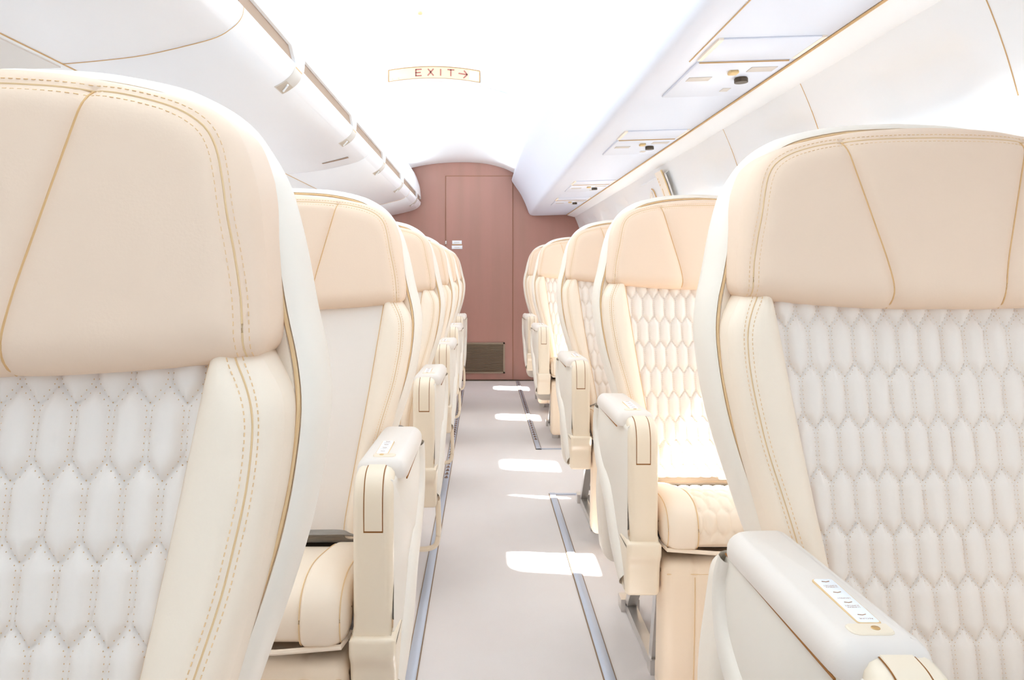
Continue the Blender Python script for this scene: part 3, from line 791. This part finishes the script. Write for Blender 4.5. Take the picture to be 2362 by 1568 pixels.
f = MB(); f.box((-0.222, -0.004, -0.125), (0.222, 0.0, 0.125)); f.build('backing', M['ventd'], vg)
f = MB()
for z in np.linspace(-0.114, 0.114, 22): f.add([(-0.21, -0.0045, z - 0.003), (0.21, -0.0045, z - 0.003), (0.21, -0.009, z + 0.0026), (-0.21, -0.009, z + 0.0026), (-0.21, -0.0045, z + 0.0034), (0.21, -0.0045, z + 0.0034)], [(0, 1, 2, 3), (3, 2, 5, 4)])
f.build('slats', M['vent'], vg)
f = MB()
for a, b in (((-0.222, -0.11, -0.13), (-0.208, 0, 0.13)), ((0.208, -0.11, -0.13), (0.222, 0, 0.13)), ((-0.222, -0.11, 0.118), (0.222, 0, 0.13)), ((-0.222, -0.11, -0.13), (0.222, 0, -0.118))):
    f.box((a[0], -0.010, a[2]), (b[0], 0.0, b[2]))
f.build('grille_frame', M['vent'], vg)
for (x0, x1, z0, z1, lb) in ((-0.264, -0.183, 1.158, 1.188, 'upper of two small white placards on the bulkhead door'), (-0.268, -0.178, 1.116, 1.146, 'lower of two small white placards on the bulkhead door')):
    t = MB(); xc, zc = (x0 + x1) / 2, (z0 + z1) / 2
    t.rbox((x0 - xc, -0.0035, z0 - zc), (x1 - xc, 0.0, z1 - zc), 0.001)
    o = t.build('door_placard', M['label'], None); o.location = (xc, Y1 - 0.009, zc); tag(o, lb, 'placard', 'placards on the bulkhead door')
    m = MB().box((-0.024, -0.0042, -0.0025), (0.02, -0.0036, 0.0025)); m.build('faded_print', M['greyp'], o)
    if z0 > 1.15:
        MB().box((-0.042, -0.003, -0.0215), (0.042, 0.0, -0.0165)).build('lower_edge', M['seamw'], o)

# ------------------------------------------------------------------ floor tracks
def track(xc, ya, yb, studs, lb, endbar=None):
    o = thing('floor_track', (xc, (ya + yb) / 2, 0.0), lb, 'floor track', 'seat tracks along the aisle'); oy = (ya + yb) / 2
    m = MB(); w = 0.0125
    prof = [(-w, 0.0), (-w, 0.004), (-w + 0.002, 0.0055), (w - 0.002, 0.0055), (w, 0.004), (w, 0.0)]
    m.grid([[(x, ya - oy, z) for x, z in prof], [(x, yb - oy, z) for x, z in prof]])
    for y in (ya, yb): m.add([(x, y - oy, z) for x, z in prof], [tuple(range(6))])
    if endbar:
        for (ye, xe) in endbar: m.box((-w, ye - oy - 0.008, 0.0), (xe, ye - oy + 0.008, 0.0045))
    m.build('track_rail', M['track'], o)
    e = MB()
    for s in (-1, 1): e.box((s * (w + 0.0012) - 0.0016, ya - oy, 0.0), (s * (w + 0.0012) + 0.0016, yb - oy, 0.003))
    e.build('track_edge', M['edge'], o)
    if studs:
        h = MB(); y = studs[0]
        while y < studs[1]:
            h.disc((random.uniform(-.001, .001), y - oy, 0.0052), 0.0092, 0.0012, n=12); h.box((-0.0045, y - oy, 0.005), (0.0045, y - oy + 0.03, 0.006)); y += 0.058
        h.build('track_holes', M['hole'], o)
    return o
track(-0.166, Y0, 5.75, (3.3, 5.72), 'long pale metal floor track along the left edge of the aisle')
track(0.288, Y0, 3.075, None, 'near metal floor track along the right edge of the aisle, ending at a cross strip', [(3.067, 0.14)])
track(0.288, 3.84, 6.2, (4.05, 6.15), 'far studded floor track right of the aisle, reaching the pink bulkhead', [(3.848, 0.14)])

# ------------------------------------------------------------------ ceiling exit sign
sx0, sx1 = -0.412, -0.015; SY = 3.20
t = thing('exit_sign', ((sx0 + sx1) / 2, SY, 1.845), 'curved cream exit sign with pink letters and a right arrow on the ceiling', 'exit sign')
ox = (sx0 + sx1) / 2
us = np.linspace(0, 1, 17)
arcz = lambda u, v: (1.7495 + 0.018 * (1 - (2 * u - 1) ** 2) + 0.003 * (0.5 - u) - 1.845) + v * 0.050       # v 0 bottom .. 1 top
pt = lambda u, v, y=0.0: (sx0 + (sx1 - sx0) * u - ox, y, arcz(u, v))
f = MB(); f.grid([[pt(u, v) for u in us] for v in (0, 0.5, 1)]); face = f.build('sign_face', M['sign'], t)
hs = MB()
bz = lambda x: ceil_z(x + ox) - 1.845 + 0.004
low = [pt(u, 0, 0.001) for u in us]; low2 = [pt(u, -0.16, 0.012) for u in us]; top = [pt(u, 1, 0.001) for u in us]
backl = [(-0.36 + 0.72 * u - 0.0, 0.50, bz(-0.36 + 0.72 * u)) for u in us]
hs.grid([low, low2]); hs.grid([low2, backl])
xr = 0.09 - ox; xl = -0.585 - ox
for sd, u, xe in ((1, 1, xr), (-1, 0, xl)):
    a = pt(u, 1, 0.001); b = pt(u, -0.16, 0.012); c = (xe, -0.05, bz(xe)); d = (xe, 0.48, bz(xe)); e = (a[0], 0.02, bz(a[0])); hs.add([a, b, d, c, e], [(0, 1, 3), (1, 2, 3), (0, 3, 4)])
hs.grid([top, [(p[0], 0.02, bz(p[0])) for p in top]])
hs.build('sign_housing', M['white'], t, 30)
fm = MB(); fm.tube([pt(u, 1.0, -0.0012) for u in us], 0.0016, 5); fm.tube([pt(u, 0.0, -0.0012) for u in us], 0.0011, 5)
for u in (0, 1): fm.tube([pt(u, 0, -0.0012), pt(u, 1, -0.0012)], 0.0015, 5)
fm.build('sign_border', M['signedge'], t)
le = MB()
px = lambda X, Yp: ((X - 125) / (1780 - 125), 1 - (Yp - 135) / 235.0)
def stroke(a, b, w=0.0026):
    # image-measured lettering drawn in the sign's own curved face coordinates
    (u0, v0), (u1, v1) = a, b
    A = Vector(pt(u0, v0, -0.0018)); Bv = Vector(pt(u1, v1, -0.0018)); d = (Bv - A).normalized(); n = Vector((-d.z, 0, d.x)) * w
    le.add([A - n, A + n, Bv + n, Bv - n], [(0, 1, 2, 3)]); A2, B2 = A + Vector((0, .0014, 0)), Bv + Vector((0, .0014, 0))
    le.add([A - n, A + n, A2 + n, A2 - n, Bv - n, Bv + n, B2 + n, B2 - n], [(0, 1, 2, 3), (4, 5, 6, 7), (0, 3, 7, 4), (1, 2, 6, 5)])
def letter(cx, strokes):
    for (a0, b0, a1, b1) in strokes: stroke((cx + a0 * 0.068, 0.22 + b0 * 0.58), (cx + a1 * 0.068, 0.22 + b1 * 0.58))
letter(0.295, [(0.06, 0, 0.06, 1), (0, 0.97, 1, 0.97), (0, 0.5, 0.86, 0.5), (0, 0.03, 1, 0.03)])
letter(0.428, [(0, 0, 0.95, 1), (0.95, 0, 0.05, 1)])
letter(0.57, [(0, 0, 0, 1)])
letter(0.648, [(0.5, 0, 0.5, 1), (-0.05, 0.96, 1.05, 0.96)])
stroke((0.766, 0.53), (0.862, 0.50)); stroke((0.826, 0.82), (0.862, 0.50)); stroke((0.862, 0.50), (0.82, 0.16))
le.build('exit_letters', M['signred'], face)
lmp = MB(); lmp.grid([[pt(u, v, -0.0016) for u in (0.885, 0.91, 0.965, 0.985)] for v in (0.1, 0.5, 0.86)]); lmp.build('emergency_lamp', M['signlamp'], face)
scw = MB()
for u in (0.045, 0.112): scw.disc((pt(u, 0.16)[0], -0.002, pt(u, 0.16)[2]), 0.003, 0.001, 'y', 8)
scw.build('sign_screw', M['button'], face)
cd = MB().disc((0, 0, -0.006), 0.008, 0.006); o = cd.build('ceiling_button', M['button'], None); o.location = (-0.225, 2.62, ceil_z(-0.225)); tag(o, 'tiny tan button on the white ceiling before the exit sign', 'button')

# ------------------------------------------------------------------ service panels over the right seats
PSU = [(1.78, 'white overhead service panel nearest the camera on the right, with dark air nozzle'),
       (2.76, 'second white overhead service panel on the right, above the third right seat'),
       (4.13, 'third white overhead service panel on the right, beyond the wall hatch'),
       (5.02, 'white overhead service panel on the right closest to the pink bulkhead')]
def make_psu():
    t = thing('service_panel')
    zt = lambda x: 0.0075 * (x / 0.30)                  # channel underside slope
    z0 = 0.0
    p = MB(); p.rbox((-0.105, -0.135, -0.005), (0.105, 0.19, 0.0015), 0.003); p.build('panel_plate', M['chan'], t)
    v = MB(); v.rbox((-0.100, -0.30, -0.0035), (0.100, -0.145, 0.0015), 0.002); v.build('access_cover', M['chan'], t)
    for x in (-0.104, 0.104): MB().box((x - 0.005, -0.30, -0.004), (x + 0.005, -0.15, 0.0015)).build('cover_slot', M['placard'], t)
    for (x, y, w, h) in ((-0.062, 0.0, 0.055, 0.035), (0.062, -0.075, 0.06, 0.04)):
        MB().rbox((x - w / 2, y - h / 2, -0.0065), (x + w / 2, y + h / 2, -0.0045), 0.001).build('reading_lamp', M['greyp'], t)
    MB().rbox((0.0 - 0.011, -0.075, -0.013), (0.011, -0.05, -0.0045), 0.004).build('call_button', M['button'], t)
    MB().disc((0.04, 0.0, -0.017), 0.016, 0.013, 'z', 16).build('air_nozzle', M['nozzle'], t)
    MB().rbox((0.03, 0.10, -0.0062), (0.05, 0.135, -0.0045), 0.001).build('sign_lens', M['greyp'], t)
    MB().box((-0.1, -0.1365, -0.0052), (0.1, -0.1348, -0.002)).build('panel_joint', M['seamw'], t)
    return t
p0 = make_psu()
for i, (y, lb) in enumerate(PSU):
    o = p0 if i == 0 else clone(p0)
    o.location = (0.582, y, 1.4005); o.rotation_euler = (0, -0.03, 0); tag(o, lb, 'service panel', 'service panels above the right seats')

# ------------------------------------------------------------------ wall hatch on the right
hc = on_wall(3.40, 1.30, 0.0)
hatch = thing('exit_hatch', hc, 'white wall hatch with cream placard and handle above the third right seat', 'hatch')
Lh = lambda p: (p[0] - hc[0], p[1] - hc[1], p[2] - hc[2])
def wpatch(ya, yb, za, zb, lift, n=8):
    return [[Lh(on_wall(y, z, lift)) for y in np.linspace(ya, yb, 4)] for z in np.linspace(za, zb, n)]
hp = MB(); hp.grid(wpatch(3.12, 3.66, 0.62 + 0.60, 1.352, 0.020, 10))
hp.grid([[Lh(on_wall(3.66, z, 0.020)), Lh(on_wall(3.665, z, 0.0))] for z in np.linspace(1.22, 1.352, 10)])
hp.grid([[Lh(on_wall(y, 1.352, 0.020)), Lh(on_wall(y, 1.358, 0.0))] for y in (3.12, 3.66)])
hp.build('hatch_panel', M['white'], hatch, 50)
pl_ = MB(); pl_.grid(wpatch(3.145, 3.262, 1.235, 1.372, 0.026)); pl_.grid(wpatch(3.145, 3.262, 1.235, 1.372, 0.018)); plo = pl_.build('instruction_placard', M['placard'], hatch)
MB().tube([Lh(on_wall(3.147, z, 0.026)) for z in np.linspace(1.235, 1.372, 8)], 0.0028, 5).build('placard_edge', M['button'], plo)
dm = MB()
for z in (1.345, 1.332, 1.318): dm.disc(Lh(on_wall(3.245, z, 0.0275)), 0.0042, 0.0012, 'x', 8)
dm.tube([Lh(on_wall(3.23, z, 0.0275)) for z in (1.30, 1.255)], 0.0012, 5); dm.tube([Lh(on_wall(3.215, 1.265, 0.0275)), Lh(on_wall(3.23, 1.252, 0.0275)), Lh(on_wall(3.242, 1.268, 0.0275))], 0.001, 5)
dm.build('placard_marks', M['button'], plo)
MB().tube([Lh(on_wall(y, z, 0.026)) for y, z in ((3.41, 1.318), (3.395, 1.313), (3.385, 1.30), (3.375, 1.25))], 0.0034, 6).build('handle', M['seamw'], hatch)
MB().disc(Lh(on_wall(3.45, 1.295, 0.030)), 0.017, 0.006, 'x', 14).build('handle_button', M['placard'], hatch)
MB().tube([Lh(on_wall(3.662, z, 0.012)) for z in np.linspace(1.35, 1.22, 10)], 0.0016, 5).build('hatch_joint', M['seamw'], hatch)

# ------------------------------------------------------------------ light
w = bpy.data.worlds.new('daylight'); SC.world = w; w.use_nodes = True
bg = w.node_tree.nodes['Background']; bg.inputs['Color'].default_value = (0.86, 0.94, 1.0, 1); bg.inputs['Strength'].default_value = 2.2
sun = bpy.data.lights.new('sun', 'SUN'); sun.energy = 14.0; sun.angle = math.radians(0.9); sun.color = (0.92, 0.97, 1.0)
so = bpy.data.objects.new('sun', sun); COL.objects.link(so); so.location = (3, 2, 4)
so.rotation_euler = Vector((-1.0, 0.17, -1.43)).to_track_quat('-Z', 'Y').to_euler()
# cabin wash lights along both edges of the ceiling
def strip(x, z, tgt, power, ya=-3.1, yb=5.95, wd=0.05):
    l = bpy.data.lights.new('cabin_wash_light', 'AREA'); l.shape = 'RECTANGLE'; l.size = wd; l.size_y = yb - ya; l.energy = power; l.color = (0.80, 0.945, 1.0)
    o = bpy.data.objects.new('cabin_wash_light', l); COL.objects.link(o); o.location = (x, (ya + yb) / 2, z)
    d = Vector((tgt[0] - x, 0, tgt[1] - z)).normalized()
    Zv = -d; Yv = Vector((0, 1, 0)); Xv = Yv.cross(Zv)
    o.rotation_euler = Matrix((Xv, Yv, Zv)).transposed().to_euler()
    return o
strip(0.236, 1.735, (-0.1, 1.98), 12.6)
strip(-0.575, 1.762, (-0.2, 2.0), 9.6)

# ------------------------------------------------------------------ camera
cam = bpy.data.cameras.new('camera'); co = bpy.data.objects.new('camera', cam); COL.objects.link(co)
cam.sensor_fit = 'HORIZONTAL'; cam.sensor_width = 36.0; cam.lens = 36.0 * F / 2362.0
cam.shift_x = (1181 - CX) / 2362.0; cam.shift_y = -(784 - CY) / 2362.0; cam.clip_start = 0.02
co.location = (0, 0, H); co.rotation_euler = (math.pi / 2, 0, 0)
SC.camera = co
SC.view_settings.view_transform = 'Standard'; SC.view_settings.look = 'None'; SC.view_settings.gamma = 1.0
SC.view_settings.use_curve_mapping = False; SC.view_settings.exposure = 0.98
SC.cycles.max_bounces = 12; SC.cycles.diffuse_bounces = 9
